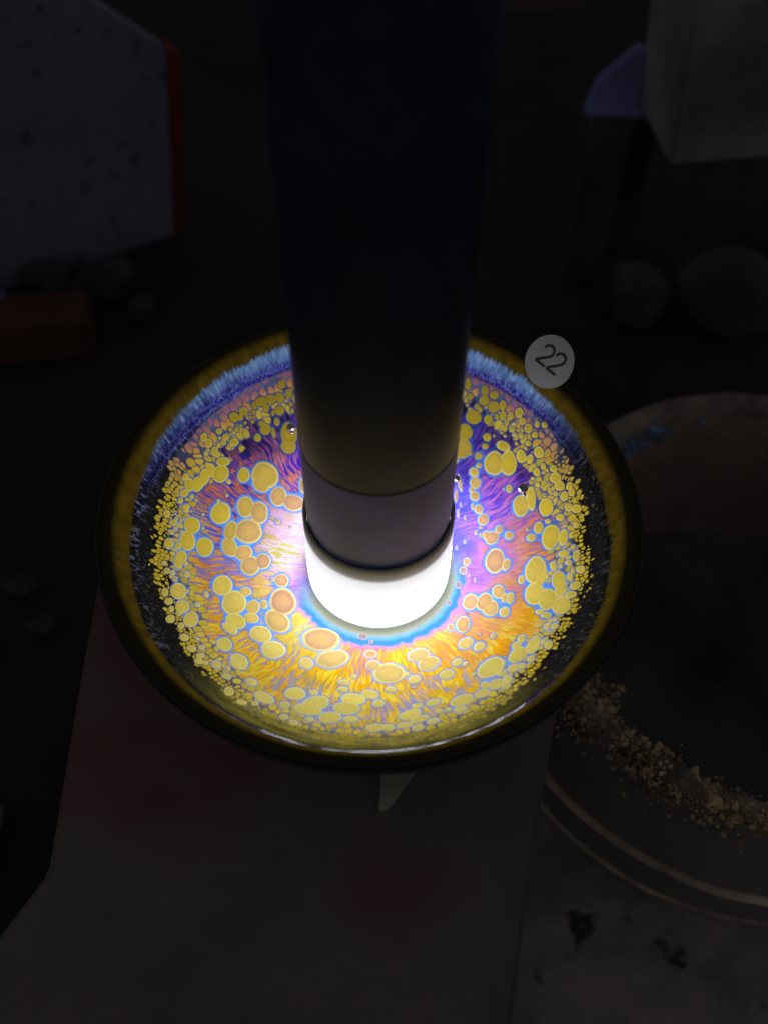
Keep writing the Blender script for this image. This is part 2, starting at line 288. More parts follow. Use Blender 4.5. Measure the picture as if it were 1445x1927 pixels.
# ground colours of the glaze: plan x, y (mm), streak, second streak, gap
ANCH = [
 (0.8,-32.9,(232,166,8),(228,200,62),(170,158,190)),
 (-8.9,-30.1,(228,165,8),(222,196,50),(160,160,110)),
 (-21.1,-26.6,(222,160,14),(220,188,48),(160,150,175)),
 (-34.2,-14.9,(226,160,30),(226,190,50),(170,140,170)),
 (-37.7,-4.9,(205,130,50),(222,165,45),(140,120,180)),
 (-16.9,-17.1,(205,190,80),(215,170,40),(170,170,150)),
 (-25.1,-7.2,(205,150,90),(190,170,90),(110,130,225)),
 (-22.0,3.8,(205,185,200),(168,160,80),(185,150,205)),
 (-18.5,11.8,(212,192,212),(200,175,180),(180,150,210)),
 (-16.9,-6.6,(170,115,215),(196,160,222),(150,95,210)),
 (-23.8,12.1,(205,150,180),(160,150,70),(190,170,200)),
 (-33.9,8.2,(200,120,70),(190,130,90),(70,80,200)),
 (-39.5,16.8,(196,110,70),(110,70,160),(60,70,190)),
 (-43.7,8.1,(205,160,50),(110,110,200),(90,100,200)),
 (-31.0,23.5,(200,112,80),(100,60,150),(60,50,170)),
 (-21.9,28.0,(205,125,95),(120,70,180),(80,40,200)),
 (-19.5,35.3,(120,70,190),(190,110,130),(70,40,200)),
 (-27.5,33.7,(80,45,110),(140,85,125),(40,28,90)),
 (-34.0,31.9,(50,32,85),(90,60,110),(30,22,60)),
 (-25.0,39.2,(42,26,75),(70,55,130),(26,18,45)),
 (-31.5,39.7,(45,35,60),(60,50,90),(26,20,40)),
 (-0.2,45.5,(40,26,75),(70,55,130),(26,18,45)),
 (26.0,42.7,(34,26,62),(50,40,100),(22,18,40)),
 (23.4,38.7,(60,45,150),(70,60,170),(35,28,80)),
 (33.9,34.9,(42,30,75),(80,55,110),(26,20,50)),
 (40.1,24.0,(70,45,110),(150,100,120),(40,30,80)),
 (29.9,28.4,(70,40,170),(130,70,170),(50,35,110)),
 (33.7,22.0,(140,80,210),(180,100,170),(90,50,190)),
 (29.6,15.6,(155,100,215),(190,120,190),(100,70,220)),
 (23.0,18.0,(100,85,235),(130,105,235),(80,80,240)),
 (21.3,5.8,(85,90,245),(120,105,235),(100,80,235)),
 (23.7,-0.5,(140,95,225),(165,110,215),(120,85,235)),
 (20.8,-9.5,(200,120,190),(180,120,205),(205,130,160)),
 (29.0,3.6,(190,115,175),(165,100,205),(200,130,130)),
 (39.5,10.4,(210,125,105),(190,115,150),(160,100,180)),
 (42.5,0.4,(215,130,80),(220,165,60),(185,120,140)),
 (33.4,-7.9,(205,130,105),(190,140,80),(185,110,165)),
 (36.5,-14.8,(226,160,10),(224,145,40),(226,195,60)),
 (25.4,-17.4,(212,135,105),(205,150,60),(200,160,80)),
 (29.9,-22.8,(228,165,20),(226,145,40),(226,200,80)),
 (19.1,-22.9,(220,150,60),(215,140,80),(215,190,70)),
 (17.4,-33.6,(234,176,6),(230,205,55),(175,160,180)),
 (8.0,-25.4,(222,160,40),(222,190,60),(200,160,110)),
 (0.6,-23.2,(212,130,95),(205,160,60),(180,120,130)),
 (-6.1,-39.3,(222,180,80),(225,200,80),(168,158,200)),
 (10.1,-42.7,(225,185,80),(226,200,80),(168,158,205)),
 (-46.8,3.8,(225,190,50),(225,200,60),(130,140,190)),
 (47.4,4.3,(222,185,50),(225,190,50),(150,140,190)),
 (44.5,-14.5,(222,185,50),(225,190,50),(150,140,190)),
 (-43.8,-11.8,(220,190,60),(225,190,50),(130,130,140)),
]
TAG_U, TAG_V, TAG_N, TAG_C, TAG_BASE, TAG_R = (0.7009, -0.7133, 0.0), (0.4585, 0.4505, 0.766), (-0.5464, -0.5369, 0.6428), (44.1592, 43.3951, 2.6487), (41.2972, 40.5826, -2.6), 6.6
DIGITS = [[[(-2.88, 2.3), (-2.64, 2.95), (-2.07, 3.43), (-1.23, 3.54), (-0.49, 3.16), (-0.07, 2.41), (-0.22, 1.57), (-0.89, 0.74), (-2.4, -0.47), (-3.21, -1.26), (-3.5, -1.54)], [(-3.49, -1.43), (-1.97, -1.52), (-0.35, -1.66)]], [[(0.9, 2.14), (1.14, 2.86), (1.67, 3.3), (2.54, 3.36), (3.3, 2.9), (3.58, 2.07), (3.31, 1.26), (2.53, 0.42), (1.1, -0.76), (0.51, -1.35), (0.27, -1.7)], [(0.08, -1.7), (1.65, -1.75), (3.23, -1.84)]]]

# ------------------------------------------------------------------ setting
GZ = -135.0
M_ground = two_tone('dark_earth', (0.012, 0.012, 0.014), (0.036, 0.034, 0.034), 12, 0.35, 0.7, 0.95, 0.8, 130)  # dark tone over the whole ground; a paler mound lies at lower right
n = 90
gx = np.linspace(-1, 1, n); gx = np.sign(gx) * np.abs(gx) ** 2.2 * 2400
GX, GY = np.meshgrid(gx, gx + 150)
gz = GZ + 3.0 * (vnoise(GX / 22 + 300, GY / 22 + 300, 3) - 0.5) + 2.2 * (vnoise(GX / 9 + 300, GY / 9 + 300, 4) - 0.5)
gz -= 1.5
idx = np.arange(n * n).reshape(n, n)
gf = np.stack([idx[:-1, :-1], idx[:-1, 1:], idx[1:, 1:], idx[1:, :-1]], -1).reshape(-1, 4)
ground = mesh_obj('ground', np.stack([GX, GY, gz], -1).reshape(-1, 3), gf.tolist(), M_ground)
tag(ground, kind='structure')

M_dirt = two_tone('pinkish_earth', (0.24, 0.20, 0.19), (0.50, 0.415, 0.385), 24, 0.36, 0.66, 0.95, 0.8, 130, (0.055, 0.05, 0.045), 60, 0.60)
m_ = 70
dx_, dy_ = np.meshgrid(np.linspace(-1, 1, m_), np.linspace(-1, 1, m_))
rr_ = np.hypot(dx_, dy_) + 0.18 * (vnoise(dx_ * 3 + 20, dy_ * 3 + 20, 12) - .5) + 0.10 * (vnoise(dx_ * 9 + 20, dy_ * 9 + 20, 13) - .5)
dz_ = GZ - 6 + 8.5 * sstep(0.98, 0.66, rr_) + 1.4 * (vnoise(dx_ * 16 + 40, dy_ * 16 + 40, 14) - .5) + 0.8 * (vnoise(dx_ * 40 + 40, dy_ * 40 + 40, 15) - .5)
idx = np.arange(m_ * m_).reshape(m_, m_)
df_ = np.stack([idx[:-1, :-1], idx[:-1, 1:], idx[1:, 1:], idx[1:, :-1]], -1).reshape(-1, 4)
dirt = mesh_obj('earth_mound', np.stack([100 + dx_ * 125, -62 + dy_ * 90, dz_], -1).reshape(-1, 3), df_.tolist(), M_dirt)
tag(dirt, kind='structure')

def prism(name, poly, z0, z1, mat, parent=None, bev=1.0, base=None):
    bm = bmesh.new()
    vs = [bm.verts.new((x, y, z0)) for x, y in poly]
    f = bm.faces.new(vs)
    ex = bmesh.ops.extrude_face_region(bm, geom=[f])
    bmesh.ops.translate(bm, vec=(0, 0, z1 - z0), verts=[g for g in ex['geom'] if isinstance(g, bmesh.types.BMVert)])
    bmesh.ops.recalc_face_normals(bm, faces=bm.faces)
    if bev: bmesh.ops.bevel(bm, geom=list(bm.edges), offset=bev, segments=2, affect='EDGES')
    return bm_obj(name, bm, mat, parent, base=base)

def box_bm(cx, cy, cz, sx, sy, sz, bev=1.0, rz=0.0):
    bm = bmesh.new()
    bmesh.ops.create_cube(bm, size=1.0)
    bmesh.ops.scale(bm, vec=(sx, sy, sz), verts=bm.verts)
    if bev: bmesh.ops.bevel(bm, geom=list(bm.edges), offset=bev, segments=2, affect='EDGES')
    bmesh.ops.rotate(bm, cent=(0, 0, 0), matrix=Matrix.Rotation(rz, 3, 'Z'), verts=bm.verts)
    bmesh.ops.translate(bm, vec=(cx, cy, cz), verts=bm.verts)
    return bm

# bench under the bowl
M_bench = two_tone('bench_cloth', (0.13, 0.100, 0.092), (0.26, 0.21, 0.195), 8, 0.36, 0.66, 0.9, 0.25, 900, (0.20, 0.085, 0.085), 8, 0.53)
M_leg = plain('bench_leg_wood', (0.06, 0.045, 0.04), 0.85, bump=0.3)
bench = empty('work_bench', (-20, -35, GZ))
top_poly = [(-75, 34), (-74.5, -20), (-73.5, -66), (-84, -84), (-96, -190), (15, -190), (31, -98), (41.5, -48), (48, -22), (46, 34)]
prism('bench_top', top_poly, -64.0, -52.0, M_bench, bench, 1.2)
for lx, ly in ((-62, 22), (34, 22), (-80, -176), (2, -176)):
    bm_obj('leg', box_bm(lx, ly, (GZ - 1 - 64.5) / 2, 12, 12, -64.5 - GZ + 2.0, 0.8), M_leg, bench)
tag(bench, 'low dark brown bench with a mottled top carrying the bowl', 'bench')

# big stoneware pot at lower right
M_pot = two_tone('stoneware', (0.15, 0.130, 0.120), (0.30, 0.25, 0.23), 11, 0.36, 0.66, 0.75, 0.35, 160, (0.27, 0.16, 0.145), 12, 0.58)
M_grit = two_tone('fired_grit', (0.28, 0.19, 0.10), (0.90, 0.64, 0.34), 140, 0.40, 0.62, 0.9, 0.6, 500)
M_ridge = two_tone('worn_ridge', (0.20, 0.15, 0.13), (0.85, 0.64, 0.47), 34, 0.36, 0.62, 0.7, 0.2, 300)
M_dark = plain('dark_grey_matte', (0.085, 0.088, 0.092), 0.9, var=0.7, scale=16, bump=0.3)  # dark grey for the pot floor, box legs and tray foot

def wobble(seed, amp):
    def f(a, r, z):
        return amp * (vnoise(a * 9 / (2 * np.pi) * 1.0, z / 30 + 50, seed, 9) - 0.5) * 2, 0 * a + 0 * z
    return f

_g = (1 + 5 ** 0.5) / 2
ICO_V = np.array([(-1, _g, 0), (1, _g, 0), (-1, -_g, 0), (1, -_g, 0), (0, -1, _g), (0, 1, _g), (0, -1, -_g), (0, 1, -_g), (_g, 0, -1), (_g, 0, 1), (-_g, 0, -1), (-_g, 0, 1)]) / 1.902
ICO_F = np.array([(0, 11, 5), (0, 5, 1), (0, 1, 7), (0, 7, 10), (0, 10, 11), (1, 5, 9), (5, 11, 4), (11, 10, 2), (10, 7, 6), (7, 1, 8), (3, 9, 4), (3, 4, 2), (3, 2, 6), (3, 6, 8), (3, 8, 9), (4, 9, 5), (2, 4, 11), (6, 2, 10), (8, 6, 7), (9, 8, 1)])
def grains(centres, sizes, rs):
    """many small angular grains as one mesh"""
    n = len(centres)
    ax = rs.normal(size=(n, 3)); ax /= np.linalg.norm(ax, axis=1)[:, None]; an = rs.uniform(0, 6.28, n)
    K = np.zeros((n, 3, 3)); K[:, 0, 1] = -ax[:, 2]; K[:, 0, 2] = ax[:, 1]; K[:, 1, 0] = ax[:, 2]; K[:, 1, 2] = -ax[:, 0]; K[:, 2, 0] = -ax[:, 1]; K[:, 2, 1] = ax[:, 0]
    Rm = np.eye(3) + np.sin(an)[:, None, None] * K + (1 - np.cos(an))[:, None, None] * (K @ K)
    loc = ICO_V[None] * (1 + rs.uniform(-.3, .3, (n, 12, 1))) * rs.uniform(.55, 1, (n, 1, 3)) * sizes[:, None, None]
    V = np.einsum('nij,nkj->nki', Rm, loc) + centres[:, None, :]
    F_ = (ICO_F[None] + 12 * np.arange(n)[:, None, None]).reshape(-1, 3)
    return V.reshape(-1, 3), F_.tolist()
def crust(cx, cy, R, z, count, seed, w=9, h=6, a0=0.0, a1=2 * math.pi):
    """band of angular grit fused along a rim"""
    rs = np.random.RandomState(seed)
    a = rs.uniform(a0, a1, count); keep = rs.rand(count) > 0.30 * np.sin(a * 11) ** 2; a = a[keep]; m = len(a)
    wv = w * (0.6 + 0.6 * np.sin(a * 7.3 + seed) ** 2 * np.abs(np.sin(a * 2.9)))
    r = R + rs.normal(0, 0.28, m) * wv; sz = 0.30 * np.exp(rs.normal(0.35, 0.55, m))
    zz = z + rs.uniform(-.5, .5, m) * h - 0.35 * np.abs(r - R)
    return grains(np.stack([cx + r * np.cos(a), cy + r * np.sin(a), zz], -1), sz, rs)

PX, PY = 118.5, 22.0
M_red = two_tone('red_clay', (0.26, 0.185, 0.155), (0.50, 0.345, 0.29), 12, 0.36, 0.66, 0.85, 0.6, 120, (0.32, 0.10, 0.10), 14, 0.60)
M_ash = two_tone('pale_ash', (0.10, 0.082, 0.072), (0.36, 0.285, 0.24), 45, 0.36, 0.64, 0.95, 0.7, 220)
M_blue = plain('blue_glaze', (0.20, 0.32, 0.62), 0.25, var=0.4, scale=200)
pot = empty('stoneware_pot', (PX, PY, GZ))
zt = GZ + 68
def potr(z): return float(np.interp(z - GZ, [0, 3, 12, 30, 50, 68], [75, 78.5, 80, 79.5, 78, 75.5]))
def rough(seed, amp):
    def f(a, r, z):
        n_ = (vnoise(a * 9 / TAU, z / 30 + 50, seed, 9) - .5) * 1.4 + (vnoise(a * 40 / TAU, z / 8 + 50, seed + 1, 40) - .5) * .8
        return amp * n_, amp * 0.6 * (vnoise(a * 26 / TAU, r / 9 + 10 + 0 * z, seed + 2, 26) - .5)
    return f
TAU = 2 * math.pi
prof = [(0, GZ + 0.5), (74, GZ + 0.5)] + [(potr(GZ + q), GZ + q) for q in (2, 4, 7, 10, 13, 16, 20, 24, 28, 31, 34, 38, 43, 48, 53, 58, 62, 65)] + [(74.5, zt - 1)]
V, Fc = lathe(prof, PX, PY, 160, rough(5, 0.8))
pot_wall = mesh_obj('wall', V, Fc, M_pot, pot)
V, Fc = lathe([(74.5, zt - 1.02), (73, zt + 0.6), (70, zt + 0.8), (67.5, zt - 0.6), (66.5, zt - 4)], PX, PY, 160, rough(15, 1.6))
pot_rim = mesh_obj('ash_rim', V, Fc, M_ash, pot)
V, Fc = lathe([(66.6, zt - 3.6)] + [(66 - 0.0009 * q * q, zt - q) for q in (8, 14, 20, 26, 32, 38, 44, 50, 56, 61, 64)], PX, PY, 160, rough(25, 1.2))
pot_in = mesh_obj('inner_wall', V, Fc, M_red, pot)
V, Fc = lathe([(62.8, GZ + 5.5), (59, GZ + 5), (48, GZ + 4), (30, GZ + 4.5), (12, GZ + 4), (0, GZ + 4)], PX, PY, 120, rough(35, 2.2))
mesh_obj('dark_floor', V, Fc, M_dark, pot)
for zz, rad in ((GZ + 11, 1.0), (GZ + 31, 1.7)):
    a = np.linspace(0, TAU, 9); rr = potr(zz) + 0.1
    V, Fc = lathe([(rr + rad * math.cos(t), zz + rad * math.sin(t)) for t in a], PX, PY, 160, rough(5, 1.3))
    mesh_obj('ridge', V, Fc, M_ridge, pot_wall)
V, Fc = crust(PX, PY, 71.5, zt - 0.2, 9000, 3, 15, 5, 2.9, 5.9)
g = mesh_obj('grit_crust', V, Fc, M_grit, pot_rim, False)
tag(g, kind='stuff')
rg = random.Random(5)
cs_, sz_ = [], []
for i in range(70):
    th = math.radians(rg.gauss(118, 5)); zz = zt - 6.5 + rg.gauss(0, 2.4)
    cs_.append((PX + 65.6 * math.cos(th), PY + 65.6 * math.sin(th), zz)); sz_.append(rg.uniform(0.4, 1.5))
V, Fc = grains(np.array(cs_), np.array(sz_), np.random.RandomState(6))
tag(mesh_obj('glaze_spatter', V, Fc, M_blue, pot_in, True), kind='stuff')
tag(pot, 'large ridged brown stoneware pot with gritty rim, reddish inside, beside the bench', 'pot')

# stones behind the pot
M_stone = two_tone('grey_stone', (0.045, 0.042, 0.040), (0.13, 0.118, 0.108), 22, 0.36, 0.66, 0.95, 0.5, 200)
def stone(name, loc, size, seed, mat, label, cat='stone', group=None, rz=0.0):
    bm = bmesh.new(); bmesh.ops.create_icosphere(bm, subdivisions=3, radius=1.0)
    rg = random.Random(seed); dirs = [Vector((rg.gauss(0, 1), rg.gauss(0, 1), rg.gauss(0, 1))).normalized() for _ in range(16)]
    for v in bm.verts:
        d = v.co.normalized(); k = 1.0
        for q in dirs: k = min(k, 0.70 / max(d.dot(q), 0.05))
        v.co = d * k * (1 + 0.05 * rg.uniform(-1, 1))
        x, y, z = v.co.x * size[0], v.co.y * size[1], v.co.z * size[2]
        c, s = math.cos(rz), math.sin(rz)
        v.co = Vector((loc[0] + x * c - y * s, loc[1] + x * s + y * c, max(loc[2] + z + size[2] * 0.72, GZ - 3)))
    o = bm_obj(name, bm, mat, None, True, base=loc)
    return tag(o, label, cat, group)
stone('stone', (113, 204, GZ), (14, 20, 17), 1, M_stone, 'small grey stone beside the broader wedge-shaped stone', rz=0.3)
stone('stone', (148, 200, GZ), (30, 20, 22), 2, M_stone, 'broad wedge-shaped grey stone beside the smaller stone', rz=-0.5)
M_bead = plain('pearly_bead', (0.75, 0.75, 0.80), 0.15, var=0.05)
stone('glass_bead', (170, 218, GZ), (4, 4, 4), 4, M_bead, 'tiny pale shiny bead lying near the grey stones', 'bead')

# pale board with red edging, far left
M_board = two_tone('lilac_board', (0.17, 0.165, 0.25), (0.31, 0.30, 0.40), 10, 0.30, 0.72, 0.95, 0.35, 700, (0.11, 0.105, 0.17), 150, 0.60)
M_redtrim = plain('red_trim', (0.22, 0.016, 0.010), 0.8, bump=0.3)
board = empty('leaning_board', (-130, 237, GZ))
Pb = [(-190, 205, -136), (-96.5, 254.6, -136), (-86.2, 260.1, -45.9), (-109.2, 247.9, -18.4), (-124.7, 239.6, -0.4), (-152, 225, 16), (-200, 199.6, 16)]
def slab(name, pts, thick, mat, parent, bev=0.8):
    p = [Vector(q) for q in pts]; nn = (p[1] - p[0]).cross(p[2] - p[1]).normalized()
    bm = bmesh.new(); vs = [bm.verts.new(q) for q in p]; f = bm.faces.new(vs)
    ex = bmesh.ops.extrude_face_region(bm, geom=[f])
    bmesh.ops.translate(bm, vec=-nn * thick, verts=[g for g in ex['geom'] if isinstance(g, bmesh.types.BMVert)])
    bmesh.ops.recalc_face_normals(bm, faces=bm.faces)
    if bev: bmesh.ops.bevel(bm, geom=list(bm.edges), offset=bev, segments=2, affect='EDGES')
    return bm_obj(name, bm, mat, parent)
slab('panel', Pb, 9.0, M_board, board)
slab('edging', [(-96.3, 254.2, -136), (-91.5, 256.8, -136), (-81.0, 262.4, -50), (-86.0, 259.7, -45)], 11.0, M_redtrim, board, 1.2)
tag(board, 'pale lilac board with a dark red edge strip standing in the dark', 'board')

# rubble and brick, left
M_brick = two_tone('orange_brick', (0.075, 0.028, 0.012), (0.13, 0.055, 0.024), 20, 0.36, 0.64, 0.9, 0.5, 250)
b = bm_obj('brick', box_bm(-168, 180, GZ + 9, 92, 24, 20, 1.8, 0.14), M_brick, None, base=(-168, 180, GZ))
tag(b, 'rough orange brick lying below the pale board', 'brick')
M_rub = two_tone('grey_rubble', (0.030, 0.030, 0.032), (0.11, 0.105, 0.112), 40, 0.40, 0.64, 0.95, 0.6, 300)
stone('rubble_lump', (-121, 214, GZ), (20, 12, 12), 11, M_rub, 'largest grey rubble lump beside the end of the brick', 'rubble', 'rubble by the brick', 0.5)
stone('rubble_lump', (-146, 218, GZ), (16, 11, 8), 12, M_rub, 'dim grey rubble lump under the pale board', 'rubble', 'rubble by the brick', 0.2)
stone('rubble_lump', (-104, 200, GZ), (9, 8, 7), 13, M_rub, 'smallest grey rubble lump at the end of the brick', 'rubble', 'rubble by the brick', 1.1)
stone('blue_shard', (-163, 200, GZ), (4.5, 3.5, 9), 14, M_blue, 'small blue glazed shard behind the brick', 'shard')
for i, (x, y, s) in enumerate(((-127, 60, 9), (-117, 44, 8), (-138, 30, 12))):
    stone('pebble', (x, y, GZ), (s, s * .6, s * .35), 20 + i, M_rub, ('long flat pebble standing farthest from the bench', 'middle flat pebble between two others', 'broadest flat pebble in the row left of the bowl')[i], 'pebble', 'pebbles left of the bowl', 0.3 * i)
stone('red_shard', (-124, -33, GZ), (12, 14, 6), 31, M_red, 'dull red clay shard on the ground left of the bench', 'shard')

# cardboard and blue cloth at the back right
M_card = two_tone('grey_card', (0.16, 0.135, 0.13), (0.55, 0.51, 0.51), 9, 0.34, 0.62, 0.9, 0.2, 600)
M_lilac = plain('blue_plastic', (0.36, 0.37, 0.80), 0.45, var=0.3, scale=25, bump=0.15)
M_brown = two_tone('brown_wall', (0.12, 0.095, 0.085), (0.22, 0.17, 0.15), 12, 0.36, 0.66, 0.95, 0.3, 300)
card = empty('cardboard_box', (140, 262, GZ))
slab('panel', [(99.8, 225.8, -44.5), (163, 232.6, -42.0), (190, 235.5, -41), (190, 235.5, 40), (92, 225.0, 40)], 45.0, M_card, card)
for lx in (112, 180):
    bm_obj('leg', box_bm(lx, 256, (GZ - 44 - 2) / 2 + 0.0, 10, 14, -44 - GZ + 1.0, 0.8), M_dark, card)
tag(card, 'pale grey cardboard box raised on dark legs', 'box')
tr = empty('blue_tray', (93, 240, GZ))
slab('tray_side', [(79.0, 221.0, -45.0), (100.0, 223.2, -47), (99.0, 223.1, -22), (95.0, 222.6, -20), (82, 221.3, -33)], 3.0, M_lilac, tr)
slab('tray_lip', [(78.5, 219.0, -46.5), (108.0, 222.0, -50.1), (107.5, 222.0, -44.5), (78.5, 219.0, -43.0)], 1.9, M_lilac, tr, 0.6)
bm_obj('foot', box_bm(92, 228, (GZ - 47.5) / 2, 16, 8, -47.5 - GZ + 1, 0.8), M_dark, tr)
tag(tr, 'blue plastic tray edge next to the cardboard box', 'tray')
wl = bm_obj('hanging_cloth', box_bm(62, 248, (-21 + 60) / 2, 34, 3, 81, 1.2, 0.05), M_brown, None, base=(62, 248, -21))
tag(wl, 'dim brown cloth hanging between flashlight and blue tray', 'cloth')

# ------------------------------------------------------------------ the bowl
PR = np.array([0, 14, 18, 24, 30, 36, 41, 45, 48.5, 51.3, 53.4, 55.0, 56.6, 58.0, 59.2, 60.0, 60.6])
PZ = np.array([-24.5, -24.5, -24.4, -23.9, -22.8, -21.0, -18.8, -16.4, -13.8, -11.3, -9.1, -7.0, -4.8, -2.6, -0.7, 0.5, 1.05])
# smooth dense profile
_rr = np.linspace(0, 60.6, 2425); _zz = np.interp(_rr, PR, PZ)
_k = np.exp(-0.5 * (np.arange(-60, 61) / 24.0) ** 2); _k /= _k.sum()
_zs = np.convolve(np.pad(_zz, 60, mode='reflect', reflect_type='odd'), _k, 'valid')
def zprof(r): return np.interp(r, _rr, _zs)
TX, TY = 1.96, 0.0            # axis of the flashlight

bowl = empty('tea_bowl', (0, 0, -52.0))
tag(bowl, 'dark tea bowl lined with gold and violet oil-spot glaze', 'bowl')

M_lining = toned('oil_spot_glaze', 0.5, 0.0, 0.06, 1500)
M_spot = toned('crystal_spot', 0.5, 0.0, 0.05, 1200)
M_outer = plain('black_glaze', (0.016, 0.014, 0.012), 0.16, var=0.4, scale=120, bump=0.12, bscale=400)

# glaze lining: fine polar mesh with the fired pattern plus painted sheen and reflection
NA = 2200
rad = np.concatenate([np.arange(14.0, 54.0, 0.135), np.arange(54.0, 58.6, 0.12), np.arange(58.6, 60.61, 0.2)])
NR = len(rad)
phi = np.linspace(-np.pi, np.pi, NA, endpoint=False)
Rg, Pg = np.meshgrid(rad.astype(np.float32), phi.astype(np.float32), indexing='ij')
Xg = Rg * np.cos(Pg); Yg = Rg * np.sin(Pg)
deg = np.degrees(Pg)

def adist(d, c):
    return np.abs((d - c + 180) % 360 - 180)

# base colours of the streaked ground, blended between places
AX = np.array([a[0] for a in ANCH]); AY = np.array([a[1] for a in ANCH])
AC = np.stack([np.stack([s2l(a[k]) for a in ANCH]) for k in (2, 3, 4)])
NCR, NCA = 120, 420
rc_ = np.linspace(13.9, 60.7, NCR); pc_ = np.linspace(-np.pi, np.pi, NCA + 1)
Rc_, Pc_ = np.meshgrid(rc_, pc_, indexing='ij'); xc_ = Rc_ * np.cos(Pc_); yc_ = Rc_ * np.sin(Pc_)
wx = xc_ + 3.0 * (vnoise(xc_ / 5 + 90, yc_ / 5 + 90, 21) - .5); wy = yc_ + 3.0 * (vnoise(xc_ / 5 + 90, yc_ / 5 + 90, 22) - .5)
w = 1.0 / ((wx[..., None] - AX) ** 2 + (wy[..., None] - AY) ** 2 + 6.0) ** 2
w /= w.sum(-1, keepdims=True)
ui = (Rg - rc_[0]) / (rc_[1] - rc_[0]); uj = (Pg + np.pi) / (pc_[1] - pc_[0])
i0_ = np.clip(ui.astype(int), 0, NCR - 2); j0_ = np.clip(uj.astype(int), 0, NCA - 1)
fu = (ui - i0_)[..., None].astype(np.float32); fv = (uj - j0_)[..., None].astype(np.float32)
cols = []
for k in range(3):
    g_ = (w @ AC[k]).astype(np.float32)
    cols.append((g_[i0_, j0_] * (1 - fv) + g_[i0_, j0_ + 1] * fv) * (1 - fu) + (g_[i0_ + 1, j0_] * (1 - fv) + g_[i0_ + 1, j0_ + 1] * fv) * fu)
TP = 2 * np.pi
ph01 = (Pg + np.pi) / TP
bend = 0.0045 * (vnoise(ph01 * 40, Rg / 3.0, 31, 40) - .5) + 0.010 * (vnoise(ph01 * 14, Rg / 7.0, 33, 14) - .5)
n1 = vnoise((ph01 + bend) * 600, Rg / 2.3, 41, 600)
n2 = vnoise((ph01 + bend) * 900, Rg / 1.5, 42, 900)
n3 = vnoise(ph01 * 60, Rg / 4.0, 43, 60)
nn = 0.50 * n1 + 0.32 * n2 + 0.30 * n3 - 0.06
base = mixc(cols[2], cols[0], sstep(0.36, 0.43, nn))
base = mixc(base, cols[1], sstep(0.56, 0.63, nn))
line = np.exp(-((nn - 0.40) / 0.014) ** 2) * 0.35 + np.exp(-((nn - 0.595) / 0.012) ** 2) * 0.28
base = base * (1 - line)[..., None]
base *= (0.90 + 0.2 * n2)[..., None]

RBD = [-180, -169, -152, -129, -108, -89, -76, -54, -38, -20, -6, 9, 23, 34, 51, 64, 90, 114, 140, 156, 170, 178, 180]
RBV = [50.4, 49.8, 49.0, 49.4, 51.2, 51.8, 51.8, 50.0, 49.8, 50.3, 50.9, 51.7, 52.4, 53.6, 54.2, 54.4, 54.6, 54.2, 53.2, 52.6, 51.0, 50.5, 50.4]
# halo around the big spots
halo = np.zeros(Xg.shape); inside = np.zeros(Xg.shape, bool)
dmin = np.full(Xg.shape, 9.0)
for (sx, sy, sa, sb, ang) in SPOTS:
    pr = math.hypot(sx, sy); m = sa + 2.8
    i0, i1 = np.searchsorted(rad, pr - m), np.searchsorted(rad, pr + m)
    if i1 <= i0: continue
    hw = math.asin(min(0.99, m / max(pr, m * 1.02)))
    p0 = math.atan2(sy, sx)
    j = np.where(np.abs((phi - p0 + np.pi) % TP - np.pi) < hw)[0]
    sl = np.ix_(np.arange(i0, i1), j)
    dx = Xg[sl] - sx; dy = Yg[sl] - sy; c, s = math.cos(math.radians(ang)), math.sin(math.radians(ang))
    u = dx * c + dy * s; v = -dx * s + dy * c
    q = np.hypot(u / sa, v / sb)
    d = (q - 1) * np.hypot(u, v) / np.maximum(q, 1e-3)
    fq = max(0.0, 1 - abs((math.degrees(p0) + 90 + 180) % 360 - 180) / 75.0)
    reach = (0.25 + 0.18 * min(sb, 2.2)) * (1.25 - 0.45 * fq)
    halo[sl] += np.exp(-np.maximum(d, 0) / (0.62 * reach)) * min(1.0, 0.45 + sb / 2.0)
    dmin[sl] = np.minimum(dmin[sl], d)
halo += 0.25 * (vnoise(ph01 * 500, Rg / 1.2, 51, 500) - .5)
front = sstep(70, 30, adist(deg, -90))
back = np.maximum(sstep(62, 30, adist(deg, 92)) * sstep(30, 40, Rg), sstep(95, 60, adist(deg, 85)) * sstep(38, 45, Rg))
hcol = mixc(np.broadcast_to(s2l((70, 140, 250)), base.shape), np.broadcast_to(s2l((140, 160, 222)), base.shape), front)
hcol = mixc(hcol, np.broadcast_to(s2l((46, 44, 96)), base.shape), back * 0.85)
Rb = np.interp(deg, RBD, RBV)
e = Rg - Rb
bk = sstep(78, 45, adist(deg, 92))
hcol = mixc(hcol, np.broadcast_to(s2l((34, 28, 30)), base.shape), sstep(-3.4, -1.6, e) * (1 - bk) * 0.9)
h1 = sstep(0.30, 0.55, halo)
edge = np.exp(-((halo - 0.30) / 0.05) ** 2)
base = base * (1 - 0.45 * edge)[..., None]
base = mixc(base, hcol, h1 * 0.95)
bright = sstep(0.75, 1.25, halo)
base = mixc(base, mixc(hcol, np.broadcast_to(s2l((150, 205, 250)), base.shape), 0.55 * np.ones(halo.shape)), bright * 0.5 * (1 - back) * sstep(-1.6, -3.4, e))

